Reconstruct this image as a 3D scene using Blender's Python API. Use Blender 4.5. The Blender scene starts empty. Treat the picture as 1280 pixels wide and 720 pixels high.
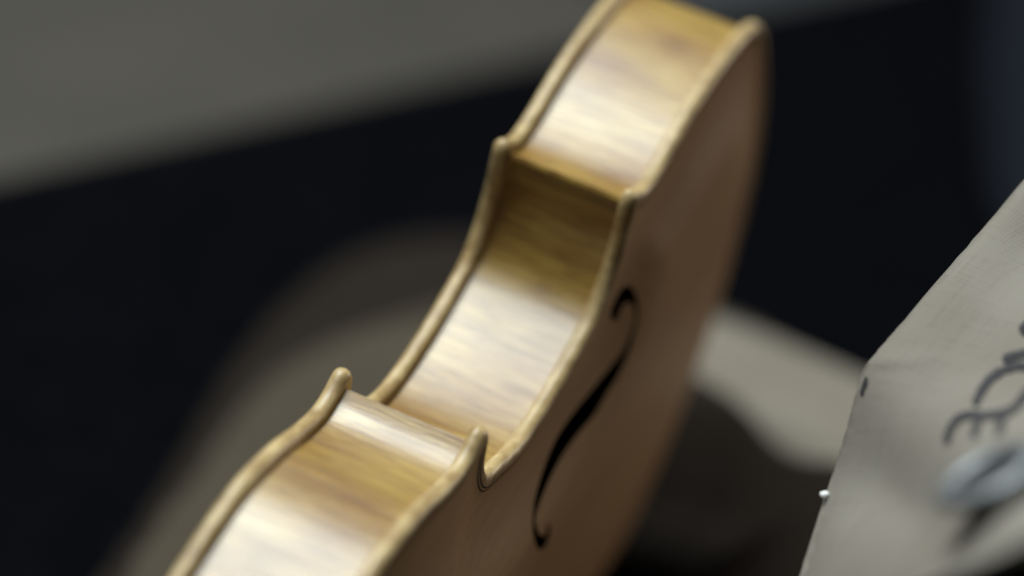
import bpy, math
import numpy as np
from mathutils import Matrix, Vector
from mathutils.geometry import delaunay_2d_cdt

S = bpy.context.scene
COL = S.collection

# ------------------------------------------------------------------ camera frame
# pose of the violin in camera space (x right, y down, z forward, millimetres) solved from the photograph
RV = np.array([[-0.4009522, -0.165655, 0.9009971],
               [0.5184887, 0.7697974, 0.3722653],
               [-0.7552528, 0.6164174, -0.2227617]])        # columns: neck, bass side, belly
TV = np.array([43.169, -38.044, 828.162])
FPX = 3367.921
UP = np.array([.1, -.883, -.46]); UP /= np.linalg.norm(UP)
FW = np.array([0, 0, 1.]); FW -= UP * (FW @ UP); FW /= np.linalg.norm(FW)
RT = np.cross(UP, FW)
RT = RT if RT[0] > 0 else -RT
W = np.array([RT, FW, UP])                                   # camera space -> world
BASE = np.array([80., 102., 15.])                           # violin's lowest point (bass lower bout), violin space
ZBASE = 0.014
base_cam = RV @ BASE + TV
CAM_LOC = np.array([0, 0, ZBASE - (W @ base_cam)[2] / 1000])

def c2w(p): return W @ np.asarray(p, float) / 1000 + CAM_LOC
def ray(px, py): return np.array([(px - 640) / FPX, (py - 360) / FPX, 1.])
def at_depth(px, py, d): return c2w(ray(px, py) * d)         # d in mm along the optical axis
def on_plane(px, py, z):
    r = W @ ray(px, py); return CAM_LOC + r * (z - CAM_LOC[2]) / r[2]
BASE_W = c2w(base_cam)

cam = bpy.data.cameras.new('camera'); camo = bpy.data.objects.new('camera', cam); COL.objects.link(camo)
M = np.eye(4); M[:3, 0] = W @ [1, 0, 0]; M[:3, 1] = W @ [0, -1, 0]; M[:3, 2] = W @ [0, 0, -1]; M[:3, 3] = CAM_LOC
camo.matrix_world = Matrix(M.tolist())
cam.sensor_width = 36; cam.lens = FPX / 1280 * 36
cam.clip_start = .01; cam.clip_end = 50
cam.dof.use_dof = True; cam.dof.focus_distance = .617; cam.dof.aperture_fstop = 3.4
S.camera = camo

# ------------------------------------------------------------------ light
wd = bpy.data.worlds.new('World'); S.world = wd; wd.use_nodes = True
wd.node_tree.nodes['Background'].inputs[0].default_value = (.62, .68, .8, 1)
wd.node_tree.nodes['Background'].inputs[1].default_value = .07

def area(name, az, el, dist, sx, sy, power, col, target):
    l = bpy.data.lights.new(name, 'AREA'); l.shape = 'RECTANGLE'; l.size = sx; l.size_y = sy
    l.energy = power; l.color = col
    o = bpy.data.objects.new(name, l); COL.objects.link(o)
    a, e = math.radians(az), math.radians(el)
    d = Vector((math.sin(a) * math.cos(e), math.cos(a) * math.cos(e), math.sin(e)))
    o.location = Vector(target) + d * dist
    o.rotation_euler = d.to_track_quat('Z', 'Y').to_euler()
    return o
FOC = c2w(RV @ np.array([190., -60., 15.]) + TV)
area('skylight', -78, 74, 1.45, .85, 1.35, 54, (.92, 1, .985), FOC + np.array([0, .27, 0])).rotation_euler = (0, 0, 0)
area('fill_light', 54, 5, 2.2, .8, .6, 12.5, (1, .86, .74), FOC)  # added fill lamp with no known source, brightens the belly from the right

S.view_settings.view_transform = 'Standard'; S.view_settings.look = 'None'
S.view_settings.gamma = 1; S.view_settings.use_curve_mapping = False
S.view_settings.exposure = 0
S.cycles.use_denoising = True

# ------------------------------------------------------------------ helpers
def mesh_obj(name, verts, faces, mat, parent=None, smooth=True, uv=None):
    me = bpy.data.meshes.new(name)
    me.from_pydata([tuple(map(float, v)) for v in verts], [], [tuple(map(int, f)) for f in faces])
    me.validate(); me.update()
    if uv is not None:
        lay = me.uv_layers.new(name='UVMap')
        vi = np.empty(len(me.loops), dtype=np.int32); me.loops.foreach_get('vertex_index', vi)
        lay.data.foreach_set('uv', np.asarray(uv, np.float32)[vi].ravel())
    if smooth: me.polygons.foreach_set('use_smooth', [True] * len(me.polygons))
    me.materials.append(mat)
    o = bpy.data.objects.new(name, me); COL.objects.link(o)
    if parent: o.parent = parent
    return o
def tag(o, label, cat=None, group=None, kind=None):
    if label: o['label'] = label
    if cat: o['category'] = cat
    if group: o['group'] = group
    if kind: o['kind'] = kind
    return o
def sstep(a, b, x):
    t = np.clip((x - a) / (b - a), 0, 1); return t * t * (3 - 2 * t)
def cr(P, n=24):
    P = np.array(P, float); Q = np.vstack([2 * P[0] - P[1], P, 2 * P[-1] - P[-2]]); o = []
    for i in range(1, len(Q) - 2):
        p0, p1, p2, p3 = Q[i - 1:i + 3]
        d0, d1, d2 = [max(np.linalg.norm(b - a), 1e-6) ** .5 for a, b in ((p0, p1), (p1, p2), (p2, p3))]
        t0 = 0; t1 = d0; t2 = t1 + d1; t3 = t2 + d2
        for t in np.linspace(t1, t2, n, endpoint=False):
            A1 = (t1 - t) / (t1 - t0) * p0 + (t - t0) / (t1 - t0) * p1
            A2 = (t2 - t) / (t2 - t1) * p1 + (t - t1) / (t2 - t1) * p2
            A3 = (t3 - t) / (t3 - t2) * p2 + (t - t2) / (t3 - t2) * p3
            B1 = (t2 - t) / (t2 - t0) * A1 + (t - t0) / (t2 - t0) * A2
            B2 = (t3 - t) / (t3 - t1) * A2 + (t - t1) / (t3 - t1) * A3
            o.append((t2 - t) / (t2 - t1) * B1 + (t - t1) / (t2 - t1) * B2)
    o.append(P[-1]); return np.array(o)
def resample(P, step):
    s = np.r_[0, np.cumsum(np.linalg.norm(np.diff(P, axis=0), axis=1))]
    n = max(2, int(round(s[-1] / step)) + 1); t = np.linspace(0, s[-1], n)
    return np.c_[[np.interp(t, s, P[:, k]) for k in range(P.shape[1])]].T, t
def inside(P, poly):
    x, y = P[:, 0], P[:, 1]; r = np.zeros(len(P), bool); j = len(poly) - 1
    for i in range(len(poly)):
        xi, yi = poly[i]; xj, yj = poly[j]
        if yi != yj:
            r ^= ((yi > y) != (yj > y)) & (x < (xj - xi) * (y - yi) / (yj - yi) + xi)
        j = i
    return r
def dist_poly(P, poly, closed=True):
    A = poly; B = np.roll(poly, -1, axis=0)
    if not closed: A, B = poly[:-1], poly[1:]
    out = np.full(len(P), 1e9); D = B - A; L = np.maximum((D ** 2).sum(1), 1e-12)
    for k in range(0, len(P), 2000):
        q = P[k:k + 2000, None] - A[None]
        t = np.clip((q * D).sum(2) / L, 0, 1)
        out[k:k + 2000] = np.sqrt(((q - t[..., None] * D) ** 2).sum(2).min(1))
    return out

# ------------------------------------------------------------------ materials
class Mat:
    def __init__(s, name):
        s.m = bpy.data.materials.new(name); s.m.use_nodes = True
        s.t = s.m.node_tree; s.n = s.t.nodes; s.b = s.n['Principled BSDF']
    def node(s, typ, **kw):
        n = s.n.new(typ)
        for k, v in kw.items():
            if k.startswith('i_'): n.inputs[k[2:].replace('_', ' ')].default_value = v
            else: setattr(n, k, v)
        return n
    def link(s, a, b): s.t.links.new(a, b)
    def coords(s, kind, scale, rot=(0, 0, 0)):
        c = s.node('ShaderNodeTexCoord'); mp = s.node('ShaderNodeMapping')
        mp.inputs['Scale'].default_value = scale; mp.inputs['Rotation'].default_value = rot
        s.link(c.outputs[kind], mp.inputs['Vector']); return mp.outputs['Vector']
    def noise(s, vec, scale=1, detail=3, rough=.5, dist=0):
        n = s.node('ShaderNodeTexNoise'); n.inputs['Scale'].default_value = scale
        n.inputs['Detail'].default_value = detail; n.inputs['Roughness'].default_value = rough
        n.inputs['Distortion'].default_value = dist; s.link(vec, n.inputs['Vector']); return n.outputs['Fac']
    def ramp(s, fac, stops):
        r = s.node('ShaderNodeValToRGB'); e = r.color_ramp.elements
        while len(e) < len(stops): e.new(.5)
        for k, (p, c) in enumerate(stops): e[k].position = p; e[k].color = (*c, 1)
        s.link(fac, r.inputs['Fac']); return r.outputs['Color']
    def mix(s, a, b, fac, mode='MIX'):
        m = s.node('ShaderNodeMix', data_type='RGBA', blend_type=mode)
        for val, idx in ((fac, 0), (a, 6), (b, 7)):
            if hasattr(val, 'is_linked'): s.link(val, m.inputs[idx])
            else: m.inputs[idx].default_value = val if idx == 0 else (*val, 1)
        return m.outputs[2]
    def math(s, op, a, b):
        m = s.node('ShaderNodeMath', operation=op)
        for k, v in enumerate((a, b)):
            if hasattr(v, 'is_linked'): s.link(v, m.inputs[k])
            else: m.inputs[k].default_value = v
        return m.outputs[0]
    def bump(s, h, dist, strength=1, prev=None):
        b = s.node('ShaderNodeBump'); b.inputs['Distance'].default_value = dist; b.inputs['Strength'].default_value = strength
        s.link(h, b.inputs['Height'])
        if prev: s.link(prev, b.inputs['Normal'])
        return b.outputs['Normal']
    def set(s, color=None, rough=None, normal=None, **kw):
        for v, k in ((color, 'Base Color'), (rough, 'Roughness'), (normal, 'Normal')):
            if v is None: continue
            if hasattr(v, 'is_linked'): s.link(v, s.b.inputs[k])
            else: s.b.inputs[k].default_value = (*v, 1) if k == 'Base Color' else v
        for k, v in kw.items(): s.b.inputs[k.replace('_', ' ')].default_value = v
        return s.m

def maple_ribs():
    m = Mat('flamed_maple')
    # UV in metres: u along the rib, v across it; flames run across the rib
    flame = m.noise(m.coords('UV', (330, 24, 1), (0, 0, .02)), 1, 3, .55, .25)
    flame2 = m.noise(m.coords('UV', (1050, 48, 1), (0, 0, .02)), 1, 3, .65, .15)
    cloud = m.noise(m.coords('UV', (38, 30, 1)), 1, 3, .5)
    pores = m.noise(m.coords('UV', (2000, 70, 1)), 1, 4, .7)
    f = m.math('ADD', m.math('MULTIPLY', flame, .52), m.math('MULTIPLY', flame2, .48))
    c = m.ramp(f, [(.33, (.185, .090, .013)), (.5, (.29, .176, .031)), (.66, (.39, .28, .08))])
    c = m.mix(c, m.ramp(cloud, [(.35, (.66, .49, .3)), (.62, (1.12, 1.13, 1.12))]), .85, 'MULTIPLY')
    c = m.mix(c, m.ramp(pores, [(.38, (.42, .3, .18)), (.54, (1.05, 1.05, 1.05))]), .8, 'MULTIPLY')
    r = m.math('ADD', m.math('MULTIPLY', f, -.45), .62)
    n = m.bump(f, .0004, .75)
    n = m.bump(pores, .00014, .8, n)
    return m.set(c, r, n, Specular_IOR_Level=.65, Coat_Weight=.65, Coat_Roughness=.29)
def edge_wood(name, a, b, rough=.46, grain=(60, 600, 600), bumpy=.00035, coat=.1):
    m = Mat(name)
    g = m.noise(m.coords('Object', grain), 1, 3, .55, .4)
    k = m.noise(m.coords('Object', (170, 170, 170)), 1, 3, .5)
    c = m.ramp(g, [(.3, a), (.7, b)])
    c = m.mix(c, m.ramp(k, [(.35, (.6, .5, .38)), (.6, (1.06, 1.06, 1.06))]), .7, 'MULTIPLY')
    n = m.bump(k, bumpy, .6); n = m.bump(g, .0001, .35, n)
    return m.set(c, rough, n, Coat_Weight=coat, Coat_Roughness=.25)
def spruce():
    m = Mat('spruce')
    vec = m.coords('Object', (12, 900, 900))
    g = m.noise(vec, 1, 2, .5, .15)
    big = m.noise(m.coords('Object', (14, 30, 30)), 1, 3, .5)
    c = m.ramp(g, [(.38, (.36, .222, .108)), (.6, (.41, .258, .128))])
    c = m.mix(c, m.ramp(big, [(.3, (.8, .76, .7)), (.7, (1.05, 1.03, 1))]), .8, 'MULTIPLY')
    n = m.bump(g, .00005, .3)
    return m.set(c, .5, n, Specular_IOR_Level=.35)
def plain(name, col, rough=.6, var=.25, scale=200, bump=.0002, **kw):
    m = Mat(name)
    k = m.noise(m.coords('Object', (scale,) * 3), 1, 4, .6)
    c = m.mix(col, m.ramp(k, [(.3, (1 - var,) * 3), (.7, (1 + var * .3,) * 3)]), 1, 'MULTIPLY')
    return m.set(c, rough, m.bump(k, bump, .5), **kw)
def canvas(name, col, sheen=.2):
    m = Mat(name)
    w1 = m.node('ShaderNodeTexWave', wave_type='BANDS', bands_direction='X'); w2 = m.node('ShaderNodeTexWave', wave_type='BANDS', bands_direction='Y')
    v = m.coords('UV', (1, 1, 1))
    for w in (w1, w2):
        m.link(v, w.inputs['Vector']); w.inputs['Scale'].default_value = 480
        w.inputs['Distortion'].default_value = 1.2; w.inputs['Detail'].default_value = 2; w.inputs['Detail Scale'].default_value = .6
    wv = m.math('MULTIPLY', w1.outputs['Fac'], w2.outputs['Fac'])
    slub = m.noise(m.coords('UV', (900, 60, 1)), 1, 3, .6)
    slub2 = m.noise(m.coords('UV', (60, 900, 1)), 1, 3, .6)
    dirt = m.noise(m.coords('UV', (22, 22, 22)), 1, 4, .55)
    c = m.mix(col, m.ramp(wv, [(.1, (.86, .85, .84)), (.7, (1.04, 1.04, 1.04))]), .3, 'MULTIPLY')
    c = m.mix(c, m.ramp(m.math('ADD', slub, slub2), [(.8, (.9, .89, .88)), (1.15, (1.04, 1.04, 1.04))]), .6, 'MULTIPLY')
    c = m.mix(c, m.ramp(dirt, [(.3, (.84, .81, .77)), (.65, (1.04, 1.04, 1.04))]), .8, 'MULTIPLY')
    n = m.bump(wv, .00008, .4); n = m.bump(slub, .00015, .25, n)
    return m.set(c, .9, n, Specular_IOR_Level=.15, Sheen_Weight=sheen)

MAPLE = maple_ribs()
BACKW = edge_wood('maple_plate', (.29, .195, .08), (.46, .345, .17), bumpy=.0009)
SPRUCE = spruce()
PURF = plain('purfling_black', (.02, .014, .01), .5)
STAIN = plain('dark_stain', (.006, .005, .004), 1, Specular_IOR_Level=0)
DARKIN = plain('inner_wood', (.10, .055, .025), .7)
CANVAS = canvas('lettered_canvas', (.19, .172, .15), 0)
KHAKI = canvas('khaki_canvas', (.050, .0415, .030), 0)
SHADE = canvas('cloth_shade', (.0115, .0077, .0053), 0)  # shade on the canvas put into a dark brown colour
TABLE = plain('dark_cloth', (.0024, .0026, .0036), 1, .3, 60, .0003, Specular_IOR_Level=0)
BOARD = plain('grey_board', (.030, .0252, .0198), .8, .25, 9, .0002)
BOARD_DARK = plain('grey_board_dark', (.0135, .0155, .018), .8, .25, 9, .0002)
INK = plain('ink', (.03, .028, .032), .9, .4, 500)
STEEL = Mat('steel').set((.2, .21, .22), .5, Metallic=.7)
NAVY = canvas('navy_denim', (.0032, .0045, .009), 0)
THREAD = plain('thread', (.8, .8, .8), .8)

# ------------------------------------------------------------------ the setting
tb = -0.004
def slab(name, pts, z0, z1, mat, uvs=True, bev=0):
    n = len(pts); v = [(*p[:2], z0) for p in pts] + [(*p[:2], z1) for p in pts]
    f = [tuple(range(n))[::-1], tuple(range(n, 2 * n))] + [(i, (i + 1) % n, n + (i + 1) % n, n + i) for i in range(n)]
    return mesh_obj(name, v, f, mat, smooth=False)
table = slab('table', [(-2.2, -.2), (2.2, -.2), (2.2, 4), (-2.2, 4)], -.05, tb, TABLE)
tag(table, None, kind='structure')

# ------------------------------------------------------------------ the violin
LOW = [(10.1, 0.0), (12.9, 21.3), (19.1, 40.9), (28.1, 59.2), (39.6, 77.1), (50.5, 91.2), (62.5, 99.6), (76.0, 102.2), (90.6, 102.2), (111.3, 98.9), (128.8, 92.9), (138.7, 92.0), (147.8, 96.3)]
CB = [(150.1, 90.5), (151.0, 78.0), (156.5, 66.0), (170.1, 58.9), (185.9, 54.7), (199.9, 53.9), (211.7, 57.2), (221.2, 60.8), (226.6, 68.5), (228.0, 78.3)]
UPB = [(232.2, 81.7), (239.6, 78.0), (249.3, 79.2), (261.7, 83.1), (280.1, 85.4), (294.2, 82.6), (313.8, 75.7), (331.5, 65.4), (345.0, 48.0), (352.0, 28.0), (355.0, 0.0)]
sL, sC, sU = cr(LOW), cr(CB), cr(UPB)
def tip(a, b, out):
    m = (a + b) / 2; d = np.array(out, float); d /= np.linalg.norm(d)
    return np.array([a * .72 + b * .28 + d * .9, m + d * 1.25, a * .28 + b * .72 + d * .9])
half = np.vstack([sL, tip(sL[-1], sC[0], (.45, .9)), sC, tip(sC[-1], sU[0], (-.15, 1)), sU])
half, _ = resample(half, 1.1)
half[0, 1] = half[-1, 1] = 0
outline = np.vstack([half, (half * [1, -1])[::-1][1:-1]])       # lateral + = treble side here
H = 30.
# arching: membrane solved on a 2 mm grid
gx = np.arange(-4, 361, 2.); gy = np.arange(-110, 111, 2.)
GX, GY = np.meshgrid(gx, gy, indexing='ij'); GP = np.c_[GX.ravel(), GY.ravel()]
gd = np.where(inside(GP, outline), dist_poly(GP, outline), -1).reshape(GX.shape)
dom = gd > 6.0
phi = np.zeros(GX.shape)
chk = (np.add.outer(np.arange(len(gx)), np.arange(len(gy))) % 2).astype(bool)
for it in range(700):
    for par in (chk, ~chk):
        nb = np.zeros_like(phi); nb[1:-1, 1:-1] = phi[2:, 1:-1] + phi[:-2, 1:-1] + phi[1:-1, 2:] + phi[1:-1, :-2]
        new = (nb + 1.) / 4; u = dom & par; phi[u] += 1.9 * (new[u] - phi[u])
phi = np.clip(phi, 0, None); phi /= phi.max()
def samp(P):
    fx = np.clip((P[:, 0] - gx[0]) / 2, 0, len(gx) - 1.001); fy = np.clip((P[:, 1] - gy[0]) / 2, 0, len(gy) - 1.001)
    i = fx.astype(int); j = fy.astype(int); a = fx - i; b = fy - j
    return phi[i, j] * (1 - a) * (1 - b) + phi[i + 1, j] * a * (1 - b) + phi[i, j + 1] * (1 - a) * b + phi[i + 1, j + 1] * a * b
ARCH = 10.5
def arch(P, d):   # height above the plate's edge crest
    return ARCH * samp(P) ** .72 * sstep(3, 34, d) - .6 * sstep(2.6, 6, d)
def ztop(P, d=None):
    if d is None: d = dist_poly(P, outline)
    e = np.clip(1 - d / 2.3, 0, 1)
    return 32 + 2.2 * (1 - e ** 2.3) ** (1 / 2.1) + arch(P, d)
# sound hole traced from the photograph onto the belly
FPXS = [(688, 656), (686.7, 670), (681, 684), (674, 687), (668.6, 678), (665.8, 664), (665.5, 650), (667.5, 628), (674.5, 600), (684, 573), (696, 546), (714, 519), (735, 492), (757, 465), (777, 440), (786, 422), (792, 404), (793.2, 392), (791, 381),
        (786, 378), (779, 381), (774, 392), (770, 400), (766, 401), (763, 397), (764, 387), (769, 374), (776, 362), (783, 357), (790, 360), (795, 370), (797.5, 385), (797, 400), (792, 420), (785, 443), (773, 469), (759, 491), (744, 517), (722, 543), (702, 571), (686.5, 600), (675, 628), (669.5, 648), (671, 660), (677, 670), (682.5, 666), (685, 656)]
cam_v = RV.T @ (-TV)
def belly_pt(px, py):   # first hit of the pixel's ray with the arched belly
    r = RV.T @ ray(px, py)
    zz = np.linspace(54, 31, 900); Q = cam_v[None] + r[None] * ((zz - cam_v[2]) / r[2])[:, None]
    P = Q[:, :2] * [1, -1]; zs = np.where(inside(P, outline), ztop(P), -99)
    k = int(np.argmax(zs > zz))
    return P[k]
FH = np.array([belly_pt(*p) for p in FPXS])
print('f-hole x', FH[:, 0].min(), FH[:, 0].max(), 'y', FH[:, 1].min(), FH[:, 1].max())
FHc = cr(np.vstack([FH, FH[:1]]), 3)[:-1]

def offset_pts(poly, d):
    t = np.roll(poly, -1, 0) - np.roll(poly, 1, 0); n = np.c_[-t[:, 1], t[:, 0]]; n /= np.linalg.norm(n, axis=1)[:, None]
    q = poly + n * d
    if inside(q[len(q) // 8:len(q) // 8 + 1], poly)[0] == False: q = poly - n * d
    ok = inside(q, poly) & (dist_poly(q, poly) > .96 * d)
    return q[ok]

def plate(name, mat, holes, sign):
    """sign +1: belly (outer face up), -1: back. returns mesh in violin space"""
    pts = [outline]; rings = [.25, .6, 1.1, 1.7, 2.4, 3.2, 4.2, 5.4, 7, 9]
    for k, d in enumerate(rings):
        q = offset_pts(outline, d); pts.append(q[::(1 if k < 7 else 2)])
    ip = np.array([(x + (1.6 if j % 2 else 0), y) for j, y in enumerate(np.arange(-104, 105, 3.0)) for x in np.arange(2, 355, 3.2)])
    ip = ip[inside(ip, outline)]; ip = ip[dist_poly(ip, outline) > 10.5]
    for h in holes:
        keep = ~inside(ip, h) & (dist_poly(ip, h) > 1.2); ip = ip[keep]
        for k in range(1, len(pts)): pts[k] = pts[k][(~inside(pts[k], h)) & (dist_poly(pts[k], h) > .7)]
    V = np.vstack(pts + [ip]); n0 = len(outline)
    edges = [(i, (i + 1) % n0) for i in range(n0)]
    for h in holes:
        s = len(V); V = np.vstack([V, h]); edges += [(s + i, s + (i + 1) % len(h)) for i in range(len(h))]
    res = delaunay_2d_cdt([Vector(p) for p in V.tolist()], edges, [], 1, 1e-5)
    P = np.array([tuple(v) for v in res[0]]); F = np.array([f for f in res[2] if len(f) == 3])
    cen = P[F].mean(1); keep = inside(cen, outline)
    for h in holes: keep &= ~inside(cen, h)
    F = F[keep]
    # orient counter-clockwise
    a, b, c = P[F[:, 0]], P[F[:, 1]], P[F[:, 2]]
    cw = ((b - a)[:, 0] * (c - a)[:, 1] - (b - a)[:, 1] * (c - a)[:, 0]) < 0
    F[cw] = F[cw][:, ::-1]
    d = dist_poly(P, outline)
    zt = ztop(P, d) - 32
    e = np.clip(1 - d / 2.3, 0, 1); zb = -2.0 * (1 - e ** 2.3) ** (1 / 2.1)
    zb = np.where(d > 6, np.maximum(zb, np.minimum(zt - 2.8, zb + (d - 6) * 1.0)), zb)
    rim = d < .02
    n = len(P); top = np.arange(n); bot = np.arange(n, 2 * n); bot[rim] = top[rim]
    # violin space: y = bass side -> flip lateral
    if sign > 0: Zt, Zb = 32 + zt, 32 + zb
    else: Zt, Zb = -2 - zt, -2 - zb
    V3 = np.vstack([np.c_[P[:, 0], -P[:, 1], Zt], np.c_[P[:, 0], -P[:, 1], Zb]])
    tf = top[F]; bf = bot[F][:, ::-1]
    faces = [tuple(f) for f in tf] + [tuple(f) for f in bf]
    # walls of the sound holes: boundary edges that are not on the rim
    from collections import Counter
    ec = Counter(); dirs = {}; walls = []
    for f in F:
        for i in range(3):
            k = (f[i], f[(i + 1) % 3]); ec[tuple(sorted(k))] += 1; dirs[tuple(sorted(k))] = k
    for k, c in ec.items():
        if c == 1 and not (rim[k[0]] and rim[k[1]]):
            i, j = dirs[k]; walls.append((j, i, bot[i], bot[j]))
    # lateral flip mirrors the triangles; belly outer normal is +z after reversing
    if sign > 0: faces = [f[::-1] for f in faces]
    o = mesh_obj(name, (V3 - BASE) / 1000, faces, mat, violin)
    if sign > 0:   # the rounded rim is paler than the varnished face
        o.data.materials.append(BACKW)
        cen = np.array([V3[list(f)].mean(0) for f in faces]); dd = dist_poly(cen[:, :2] * [1, -1], outline)
        o.data.polygons.foreach_set('material_index', (dd < 2.9).astype(np.int32))
    # cut edges of the sound holes, stained dark, one part per hole
    for h in holes:
        w = [f for f in walls if dist_poly(P[[f[0]]], h)[0] < .05]
        ids = sorted({i for f in w for i in f}); mp = {i: k for k, i in enumerate(ids)}
        mesh_obj('sound_hole_edge', (V3[ids] - BASE) / 1000, [tuple(mp[i] for i in f) for f in w], STAIN, o, smooth=False)
    return o

violin = bpy.data.objects.new('violin', None); COL.objects.link(violin)
MW = np.eye(4); MW[:3, :3] = W @ RV; MW[:3, 3] = BASE_W
violin.matrix_world = Matrix(MW.tolist()); violin.empty_display_size = .03
tag(violin, 'unstrung golden brown violin body standing on its side on khaki canvas', 'violin')
belly = plate('top_plate', SPRUCE, [FHc, (FHc * [1, -1])[::-1]], 1)
belly['label'] = 'brown spruce top plate with carved sound holes'
back = plate('back_plate', BACKW, [], -1)

# purfling strips just inside the edges, laid into both plates
def purfling(poly_seg, sign, parent):
    P, _ = resample(poly_seg, 1.2)
    t = np.gradient(P, axis=0); n = np.c_[-t[:, 1], t[:, 0]]; n /= np.linalg.norm(n, axis=1)[:, None]
    mid = P[len(P) // 2:len(P) // 2 + 1]
    if not inside(mid + n[len(P) // 2] * 2, outline)[0]: n = -n
    V = []; F = []
    for d0 in (3.2, 4.15):                       # two thin black lines with a pale strip of the plate between
        a, b = P + n * d0, P + n * (d0 + .42)
        ok = (dist_poly(a, outline) > d0 * .95) & (dist_poly(b, outline) > (d0 + .42) * .95)
        a, b = a[ok], b[ok]; za, zb = ztop(a) + .04, ztop(b) + .04
        if sign < 0: za, zb = 30 - za, 30 - zb
        o = sum(len(v) for v in V); m = len(a)
        V += [np.c_[a[:, 0], -a[:, 1], za], np.c_[b[:, 0], -b[:, 1], zb]]
        F += [(o + i, o + i + 1, o + m + i + 1, o + m + i) for i in range(m - 1) if np.linalg.norm(a[i + 1] - a[i]) < 4]
    mesh_obj('purfling', (np.vstack(V) - BASE) / 1000, F, PURF, parent)
fl = np.array([1, -1])
for seg in (sC, sC * fl, np.vstack([(sL * fl)[::-1], sL[1:]]), np.vstack([sU, (sU * fl)[::-1][1:]])):
    purfling(seg, 1, belly); purfling(seg, -1, back)

# ribs: bent strips between the plates, six pieces
def rib(seg, trim0, trim1, name='rib'):
    P, _ = resample(seg, .8)
    t = np.gradient(P, axis=0); t /= np.linalg.norm(t, axis=1)[:, None]; n = np.c_[-t[:, 1], t[:, 0]]
    k = len(P) // 2
    if not inside((P[k] + n[k] * 2)[None], outline)[0]: n = -n
    s = np.r_[0, np.cumsum(np.linalg.norm(np.diff(P, axis=0), axis=1))]
    ok = (s > trim0) & (s < s[-1] - trim1); P, n, s = P[ok], n[ok], s[ok]
    off = 2.9
    o, i = P + n * off, P + n * (off + 1.1)
    zs = np.linspace(-.35, H + .35, 7); m = len(P); V = []; U = []
    for q in (o, i):
        for z in zs: V.append(np.c_[q[:, 0], -q[:, 1], np.full(m, z)]); U.append(np.c_[s, np.full(m, z)] / 1000)
    V = np.vstack(V); U = np.vstack(U); F = []; nz = len(zs)
    for side in (0, 1):
        for r in range(nz - 1):
            b = (side * nz + r) * m
            for c in range(m - 1):
                f = (b + c, b + c + 1, b + m + c + 1, b + m + c); F.append(f if side else f[::-1])
    for r in range(nz - 1):
        for c in (0, m - 1):
            a0 = r * m + c; b0 = (nz + r) * m + c; f = (a0, a0 + m, b0 + m, b0); F.append(f if c else f[::-1])
    for c in range(m - 1):
        for r in (0, nz - 1):
            a0 = r * m + c; b0 = (nz + r) * m + c; F.append((a0, a0 + 1, b0 + 1, b0))
    U[:, 0] += (hash(name) % 7) * 0 + P[0, 0] * .0013
    oc = o; o = mesh_obj(name, (V - BASE) / 1000, F, MAPLE, violin, smooth=True, uv=U)
    import bmesh
    bm = bmesh.new(); bm.from_mesh(o.data); bmesh.ops.recalc_face_normals(bm, faces=bm.faces)
    for e in bm.edges:
        if len(e.link_faces) == 2 and e.calc_face_angle(0) > .8: e.smooth = False
    bm.to_mesh(o.data); bm.free()
    return oc
RIBS = []
for mir in (np.array([1, 1]), fl):
    RIBS.append([rib(sL * mir, 0.6, 2.2), rib(sC * mir, 2.2, 2.2), rib(sU * mir, 2.2, .6)])
# corner blocks: close the narrow gap where two ribs meet
def corner_block(A, B):
    """A, B: outer rib curves whose first points are the ends at the corner"""
    def back(c, d):
        s = np.r_[0, np.cumsum(np.linalg.norm(np.diff(c, axis=0), axis=1))]; return np.array([np.interp(d, s, c[:, 0]), np.interp(d, s, c[:, 1])])
    mid = (back(A, 11) + back(B, 11)) / 2
    pl = np.array([A[0], B[0], back(B, 5) * .55 + mid * .45, mid, back(A, 5) * .55 + mid * .45])
    pl = pl + (mid - (A[0] + B[0]) / 2) / np.linalg.norm(mid - (A[0] + B[0]) / 2) * .35
    n = len(pl); V = np.vstack([np.c_[pl[:, 0], -pl[:, 1], np.full(n, z)] for z in (-.2, H + .2)])
    F = [tuple(range(n)), tuple(range(n, 2 * n))] + [(i, (i + 1) % n, n + (i + 1) % n, n + i) for i in range(n)]
    o = mesh_obj('corner_block', (V - BASE) / 1000, F, MAPLE, violin, smooth=False, uv=np.c_[V[:, 0] * .2 + V[:, 1], V[:, 2]] / 1000)
    import bmesh
    bm = bmesh.new(); bm.from_mesh(o.data); bmesh.ops.recalc_face_normals(bm, faces=bm.faces); bm.to_mesh(o.data); bm.free()
for oL, oC, oU in RIBS:
    corner_block(oL[::-1], oC); corner_block(oU, oC[::-1])
# blocks and bassbar-dark lining inside so that the sound holes look into a closed dark box
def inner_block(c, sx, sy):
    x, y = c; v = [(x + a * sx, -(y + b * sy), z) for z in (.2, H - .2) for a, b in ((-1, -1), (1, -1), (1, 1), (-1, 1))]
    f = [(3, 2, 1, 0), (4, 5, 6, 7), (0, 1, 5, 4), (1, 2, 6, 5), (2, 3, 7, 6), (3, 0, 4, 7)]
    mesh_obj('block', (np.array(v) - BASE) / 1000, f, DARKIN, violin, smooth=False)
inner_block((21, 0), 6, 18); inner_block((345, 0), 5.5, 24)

# ------------------------------------------------------------------ cloth under the violin
def vio_world(P):  # violin-space points -> world
    return (W @ (RV @ P.T + TV[:, None])).T / 1000 + CAM_LOC
foot = vio_world(np.array([[x, y, z] for z in (-18., -3, 33, 48) for (x, y) in (np.c_[outline[:, 0], -outline[:, 1]][::6])]))
lowf = foot[foot[:, 2] < .075]
print('violin zmin', foot[:, 2].min(), 'cam', CAM_LOC, 'low footprint', lowf[:, :2].min(0), lowf[:, :2].max(0))

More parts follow.
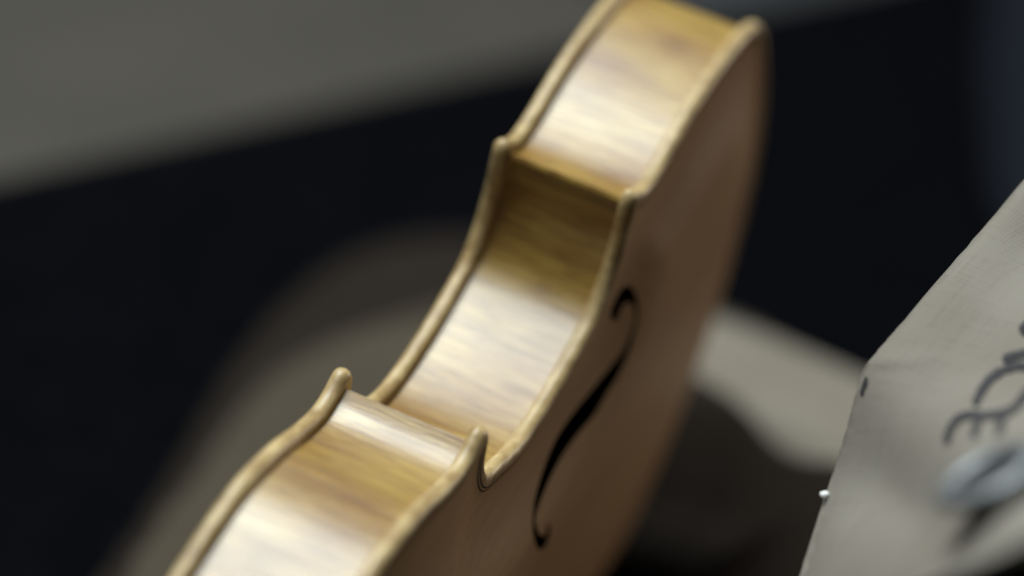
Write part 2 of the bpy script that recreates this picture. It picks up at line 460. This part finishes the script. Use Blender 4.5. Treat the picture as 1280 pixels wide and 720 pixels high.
def cloth(name, rim, mat, hfun, step=.004, edge=.014, uvrot=0):
    rim, _ = resample(cr(np.vstack([rim, rim[:1]]), 12), step)
    rim = rim[:-1]
    lo, hi = rim.min(0), rim.max(0)
    pts = np.array([(x, y) for x in np.arange(lo[0], hi[0], step) for y in np.arange(lo[1], hi[1], step)])
    pts = pts[inside(pts, rim)]; pts = pts[dist_poly(pts, rim) > step * .7]
    n = len(rim); V = np.vstack([rim, pts])
    res = delaunay_2d_cdt([Vector(p) for p in V.tolist()], [(i, (i + 1) % n) for i in range(n)], [], 1, 1e-6)
    P = np.array([tuple(v) for v in res[0]]); F = np.array([f for f in res[2] if len(f) == 3])
    F = F[inside(P[F].mean(1), rim)]
    a, b, c = P[F[:, 0]], P[F[:, 1]], P[F[:, 2]]
    cw = ((b - a)[:, 0] * (c - a)[:, 1] - (b - a)[:, 1] * (c - a)[:, 0]) < 0
    F[cw] = F[cw][:, ::-1]
    d = dist_poly(P, rim); e = np.clip(d / edge, 0, 1)
    z = tb + .0005 + hfun(P) * np.sqrt(1 - (1 - e) ** 2)
    zb = np.full(len(P), tb + .0005)
    m = len(P); onr = d < 1e-5; bot = np.arange(m, 2 * m); bot[onr] = np.arange(m)[onr]
    F2 = [tuple(f) for f in F] + [tuple(f[::-1]) for f in bot[F]]
    F2 = [f for f in F2 if len(set(f)) == 3]
    V3 = np.vstack([np.c_[P, z], np.c_[P, zb]])
    ca, sa = math.cos(uvrot), math.sin(uvrot)
    U = np.c_[V3[:, 0] * ca - V3[:, 1] * sa, V3[:, 0] * sa + V3[:, 1] * ca]
    return mesh_obj(name, V3, F2, mat, uv=U)
def px(pts, z): return np.array([on_plane(a, b, z)[:2] for a, b in pts])
rimL = px([(130, 730), (205, 600), (330, 455), (450, 395), (560, 352), (640, 325)], .012)
rimR = px([(840, 364), (960, 408), (1080, 458), (1260, 540)], .012)
near = px([(1240, 1100), (900, 1250), (400, 1150), (60, 850)], .0)
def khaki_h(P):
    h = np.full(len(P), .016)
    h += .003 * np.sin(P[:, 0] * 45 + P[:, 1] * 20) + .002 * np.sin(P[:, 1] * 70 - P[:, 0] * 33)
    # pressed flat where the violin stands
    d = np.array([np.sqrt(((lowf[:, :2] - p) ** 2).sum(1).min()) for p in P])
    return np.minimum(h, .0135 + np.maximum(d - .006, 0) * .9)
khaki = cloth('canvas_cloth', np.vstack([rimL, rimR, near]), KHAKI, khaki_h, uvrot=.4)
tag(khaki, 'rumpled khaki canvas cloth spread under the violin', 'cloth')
brim = px([(60, 760), (120, 700), (205, 575), (280, 450), (350, 365), (430, 308), (520, 284), (620, 285), (760, 330), (700, 480), (500, 700), (250, 900)], .004)
brown = cloth('cloth_shade', brim, SHADE, lambda P: .010 + .0 * P[:, 0], uvrot=.2, edge=.03)  # shaded upper side of the khaki mound, put in as a darker cloth
tag(brown, 'shaded part of the khaki canvas put in as a dark brown cloth with rounded edge', 'cloth')

WRAP = canvas('pale_canvas', (.165, .147, .122), 0)
def press(P, h):   # the violin presses the cloth down where it stands
    d = np.array([np.sqrt(((lowf[:, :2] - p) ** 2).sum(1).min()) for p in P])
    return np.minimum(h, .0150 + np.maximum(d - .008, 0) * 1.1)
fold_h = lambda P: press(P, .043 + .0015 * np.sin(P[:, 0] * 40 + P[:, 1] * 55))
wrap = cloth('canvas_fold', np.vstack([px([(800, 410), (835, 366), (880, 381), (980, 414), (1080, 456), (1200, 510), (1290, 560)], .030), px([(1300, 950), (900, 1250), (640, 1000), (720, 620)], .0)]), WRAP, fold_h, uvrot=.3, edge=.026)
tag(wrap, 'pale grey canvas fold with a sloping top edge between violin and lettered bag', 'cloth')
shadow = cloth('violin_shadow', np.vstack([px([(735, 420), (850, 440), (950, 496), (1040, 552), (1130, 606)], .045), px([(1150, 900), (900, 1100), (680, 900), (690, 600)], .01)]), SHADE, lambda P: fold_h(P) + .0030, uvrot=.7, edge=.006)  # violin's shadow on the fold, put in as a dark sheet
tag(shadow, 'dark brown sheet standing in for the violin shadow on the pale canvas fold', 'shadow')

blue = cloth('denim_cloth', px([(1235, -60), (1340, -80), (1370, 330), (1275, 290), (1228, 120)], .008), NAVY, lambda P: .022 + .004 * np.sin(P[:, 0] * 90), edge=.03)
tag(blue, 'dark navy denim cloth lying on the dark table beyond the lettered bag', 'cloth')

# pale grey board behind
bl = px([(-300, 292), (1120, -30)], .0)
dirv = bl[1] - bl[0]; dirv /= np.linalg.norm(dirv); nrm = np.array([-dirv[1], dirv[0]])
sm = px([(850, 30)], .0)[0]; sm = bl[0] + dirv * ((sm - bl[0]) @ dirv)
def board(a, b, mat, label):
    o = slab('board', [a, b, b + nrm * .75, a + nrm * .75], tb + .0005, .0, mat)
    tag(o, label, 'board')
board(bl[0] - dirv * .25, sm - dirv * .003, BOARD, 'warm grey flat board lying on the dark table behind the violin')
board(sm + dirv * .003, bl[1] + dirv * .02, BOARD_DARK, 'darker right part of the grey board, split off for its fade in tone')  # added darker piece, carries the surface's fade in tone to the right

# ------------------------------------------------------------------ lettered canvas bag
ctl = np.array([(1290, 213, 632), (1235, 278, 622), (1180, 341, 612), (1130, 400, 605), (1080, 460, 600), (1052, 545, 601), (1025, 640, 598), (1005, 705, 594), (990, 760, 588),
                (1140, 640, 564), (1240, 610, 508), (1210, 540, 555), (1255, 480, 575), (1290, 400, 590), (1290, 700, 450), (1150, 720, 508), (1340, 300, 620), (1340, 560, 515), (1180, 480, 585)], float)
def tps(c):
    n = len(c); X = c[:, :2] / 100
    r = np.sqrt(((X[:, None] - X[None]) ** 2).sum(2)); K = np.where(r > 0, r ** 2 * np.log(r + 1e-12), 0) + np.eye(n) * .06
    Pm = np.c_[np.ones(n), X]; A = np.block([[K, Pm], [Pm.T, np.zeros((3, 3))]]); s = np.linalg.solve(A, np.r_[c[:, 2], 0, 0, 0])
    def f(q):
        q = np.asarray(q, float).reshape(-1, 2) / 100; r = np.sqrt(((q[:, None] - X[None]) ** 2).sum(2))
        return np.where(r > 0, r ** 2 * np.log(r + 1e-12), 0) @ s[:n] + np.c_[np.ones(len(q)), q] @ s[n:]
    return f
DF = tps(ctl)
edge_px = cr([(1345, 150), (1290, 213), (1235, 278), (1180, 341), (1130, 400), (1095, 441), (1078, 463), (1069, 495), (1058, 535), (1045, 580), (1026, 635), (1012, 680), (998, 725), (985, 775)], 6)
low_px = cr([(985, 775), (1080, 752), (1170, 724), (1230, 702), (1290, 672), (1345, 640)], 6)
_r = np.random.default_rng(4); edge_px = edge_px + np.c_[_r.normal(0, .3, len(edge_px)), _r.normal(0, .3, len(edge_px))]
poly_px = np.vstack([edge_px, low_px[1:], [(1345, 500), (1345, 350)]])
poly_px, _ = resample(np.vstack([poly_px, poly_px[:1]]), 6); poly_px = poly_px[:-1]
def bag_panel():
    ip = np.array([(x, y) for x in np.arange(985, 1345, 7.) for y in np.arange(150, 775, 7.)])
    ip = ip[inside(ip, poly_px)]; dd = dist_poly(ip, poly_px); ip = ip[dd > 4]
    n = len(poly_px); V = np.vstack([poly_px, ip])
    res = delaunay_2d_cdt([Vector(p) for p in V.tolist()], [(i, (i + 1) % n) for i in range(n)], [], 1, 1e-5)
    P = np.array([tuple(v) for v in res[0]]); F = np.array([f for f in res[2] if len(f) == 3]); F = F[inside(P[F].mean(1), poly_px)]
    D = DF(P); d = dist_poly(P, poly_px)
    # hem: rolled edge, drawn slightly back; fold crease near the corner
    D = D + 2.2 * np.exp(-d / 5.0)
    D -= 1.1 * np.exp(-((P[:, 1] - 452 + (P[:, 0] - 1080) * .03) / 7) ** 2) * sstep(1210, 1100, P[:, 0])
    D += 1.0 * np.sin(P[:, 0] * .035 + P[:, 1] * .022) * sstep(10, 80, d)
    X = np.array([at_depth(p[0], p[1], e) for p, e in zip(P, D)])
    c = at_depth(1200, 500, 570); nn = np.cross(at_depth(1240, 500, float(DF([1240, 500]))) - at_depth(1200, 500, float(DF([1200, 500]))), at_depth(1200, 540, float(DF([1200, 540]))) - at_depth(1200, 500, float(DF([1200, 500]))))
    nn /= np.linalg.norm(nn); nn = nn if nn @ (CAM_LOC - c) > 0 else -nn
    back_ = X - nn * .0016
    m = len(P); F2 = []
    for f in F:
        a, b, c3 = X[f]; k = np.cross(b - a, c3 - a) @ nn > 0
        F2 += [tuple(f) if k else tuple(f[::-1]), tuple((f + m)[::-1]) if k else tuple(f + m)]
    from collections import Counter
    ec = Counter(tuple(sorted((f[i], f[(i + 1) % 3]))) for f in F for i in range(3))
    F2 += [(i, j, j + m, i + m) for (i, j), c4 in ec.items() if c4 == 1]
    # flat cloth coordinates in metres from a frame in the panel
    t1 = at_depth(1080, 460, 600) - at_depth(1290, 213, 632); t1 /= np.linalg.norm(t1); t2 = np.cross(nn, t1)
    V3 = np.vstack([X, back_]); U = np.c_[V3 @ t1, V3 @ t2]
    return V3, F2, U, nn, P, X
BV, BF, BU, BN, BP, BX = bag_panel()
bag_base = np.array([BX[:, 0].mean() + .06, BX[:, 1].mean() + .02, tb + .0005])
bag = bpy.data.objects.new('canvas_bag', None); COL.objects.link(bag); bag.location = bag_base
tag(bag, 'stiff grey beige canvas bag with hand-lettered dark letters and a metal eyelet', 'bag')
mesh_obj('flap', BV - bag_base, BF, CANVAS, bag, uv=BU)
# body of the bag below the flap, narrower at its foot
def bag_body():
    ring = BX[:len(poly_px)]  # first points are the boundary
    sel = np.array([np.argmin(((BP - p) ** 2).sum(1)) for p in poly_px]); ring = BX[sel] - BN * .014
    c = ring.mean(0); ring = c + (ring - c) * .93
    rows = []
    for k, t in enumerate(np.linspace(0, 1, 7)):
        q = ring.copy(); tgt = np.c_[bag_base[0] + (ring[:, 0] - c[0]) * .55, bag_base[1] + (ring[:, 1] - c[1]) * .6, np.full(len(ring), bag_base[2])]
        rows.append(q * (1 - t) + tgt * t)
    n = len(ring); V = np.vstack(rows); F = [(r * n + i, r * n + (i + 1) % n, (r + 1) * n + (i + 1) % n, (r + 1) * n + i) for r in range(6) for i in range(n)]
    F.append(tuple(range(6 * n, 7 * n))[::-1])
    U = np.c_[V[:, 0] + V[:, 1], V[:, 2]]
    return mesh_obj('body', V - bag_base, F, NAVY, bag, uv=U)
bag_body()
def stroke(name, pts, width_px):
    """flat ink stroke laid 0.15 mm over the flap"""
    q, _ = resample(cr(pts, 10), 2.0); t = np.gradient(q, axis=0); t /= np.linalg.norm(t, axis=1)[:, None]; n = np.c_[-t[:, 1], t[:, 0]]
    L = len(q); rng = np.random.default_rng(int(q[0, 0])); w = width_px * (1 + .12 * rng.standard_normal(L)) * np.minimum(1, .45 + np.minimum(np.arange(L), np.arange(L)[::-1]) / 3.)
    a, b = q + n * w[:, None] / 2, q - n * w[:, None] / 2
    return a, b
def surf(p):
    p = np.asarray(p).reshape(-1, 2)
    i = np.argsort(((BP[None] - p[:, None]) ** 2).sum(2), axis=1)[:, :4]
    out = []
    for k, q in enumerate(p):
        # distance from the real (creased) mesh: plane through the three nearest vertices, blended
        dd = DF(q)[0]; nb = BP[i[k]]; X = BX[i[k]]
        D3 = np.array([np.linalg.norm(x - CAM_LOC) for x in X]); D0 = DF(nb)
        zc = np.array([(W.T @ (x - CAM_LOC))[2] * 1000 for x in X]); dd += float(np.mean(zc - D0))
        out.append(at_depth(q[0], q[1], dd) + BN * .0005)
    return np.array(out)
def letter(name, strokes, w):
    V = []; F = []
    for s in strokes:
        a, b = stroke(name, s, w); A, B = surf(a), surf(b); o = len(V); m = len(A)
        V += list(A) + list(B); F += [(o + i, o + i + 1, o + m + i + 1, o + m + i) for i in range(m - 1)]
    return mesh_obj(name, np.array(V) - bag_base, F, INK, bag)
letter('letter_e', [[(1183, 556), (1187, 541), (1197, 526), (1212, 520), (1235, 521), (1256, 518)], [(1217, 549), (1221, 534), (1226, 522)], [(1247, 545), (1252, 531), (1256, 518)]], 9.5)
letter('letter_c', [[(1219, 508), (1227, 491), (1239, 475), (1256, 464), (1276, 459), (1291, 464), (1293, 478), (1280, 498), (1268, 512), (1252, 520)]], 10)
letter('letter_i', [[(1254, 452), (1266, 447), (1284, 443), (1300, 440)]], 10)
letter('letter_v', [[(1306, 428), (1292, 420), (1279, 413), (1290, 404), (1304, 392)]], 10)
# eyelet
def ring_obj(name, cpx, cpy, R, r, mat, parent, off=.002, tilt=None):
    g = lambda a, b: at_depth(a, b, float(DF([a, b])[0]))
    n = np.cross(g(cpx + 12, cpy) - g(cpx - 12, cpy), g(cpx, cpy + 12) - g(cpx, cpy - 12)); n /= np.linalg.norm(n)
    n = n if n @ (CAM_LOC - g(cpx, cpy)) > 0 else -n
    n = n * .35 + BN * .65; n /= np.linalg.norm(n)
    c = g(cpx, cpy) + n * off
    u = np.cross(n, [0, 0, 1.]); u /= np.linalg.norm(u); v = np.cross(n, u); V = []; F = []; A, Bq = 40, 12
    for i in range(A):
        a = 2 * math.pi * i / A; d = u * math.cos(a) + v * math.sin(a)
        for j in range(Bq):
            b = 2 * math.pi * j / Bq; V.append(c + d * (R + r * math.cos(b)) + n * r * .7 * math.sin(b))
            F.append((i * Bq + j, ((i + 1) % A) * Bq + j, ((i + 1) % A) * Bq + (j + 1) % Bq, i * Bq + (j + 1) % Bq))
    o = mesh_obj(name, np.array(V) - bag_base, F, mat, parent)
    return o, c, u, v, n
eo, ec_, eu, ev, en = ring_obj('eyelet', 1250, 620, .0088, .0022, STEEL, bag, .0045)
V = [ec_ - en * .0012] + [ec_ - en * .0012 + (eu * math.cos(a) + ev * math.sin(a)) * .0082 for a in np.linspace(0, 2 * math.pi, 33)[:-1]]
mesh_obj('eyelet_hole', np.array(V) - bag_base, [(0, 1 + i, 1 + (i + 1) % 32) for i in range(32)], INK, bag)

letter('stitch', [[(1084, 474), (1081, 484), (1077, 495)]], 5)
def knot():
    rng = np.random.default_rng(2); V = []; F = []; c = surf([(1033, 624)])[0] + BN * .0006
    for i in range(9):
        th = math.pi * i / 8
        for j in range(12):
            ph = 2 * math.pi * j / 12; r = .0009 * (1 + .18 * rng.standard_normal() * .5 * (0 < i < 8))
            V.append(c + r * np.array([math.sin(th) * math.cos(ph) * 1.2, math.sin(th) * math.sin(ph), math.cos(th)]))
    F = [(i * 12 + j, i * 12 + (j + 1) % 12, (i + 1) * 12 + (j + 1) % 12, (i + 1) * 12 + j) for i in range(8) for j in range(12)]
    mesh_obj('thread_knot', np.array(V) - bag_base, F, THREAD, bag)
knot()
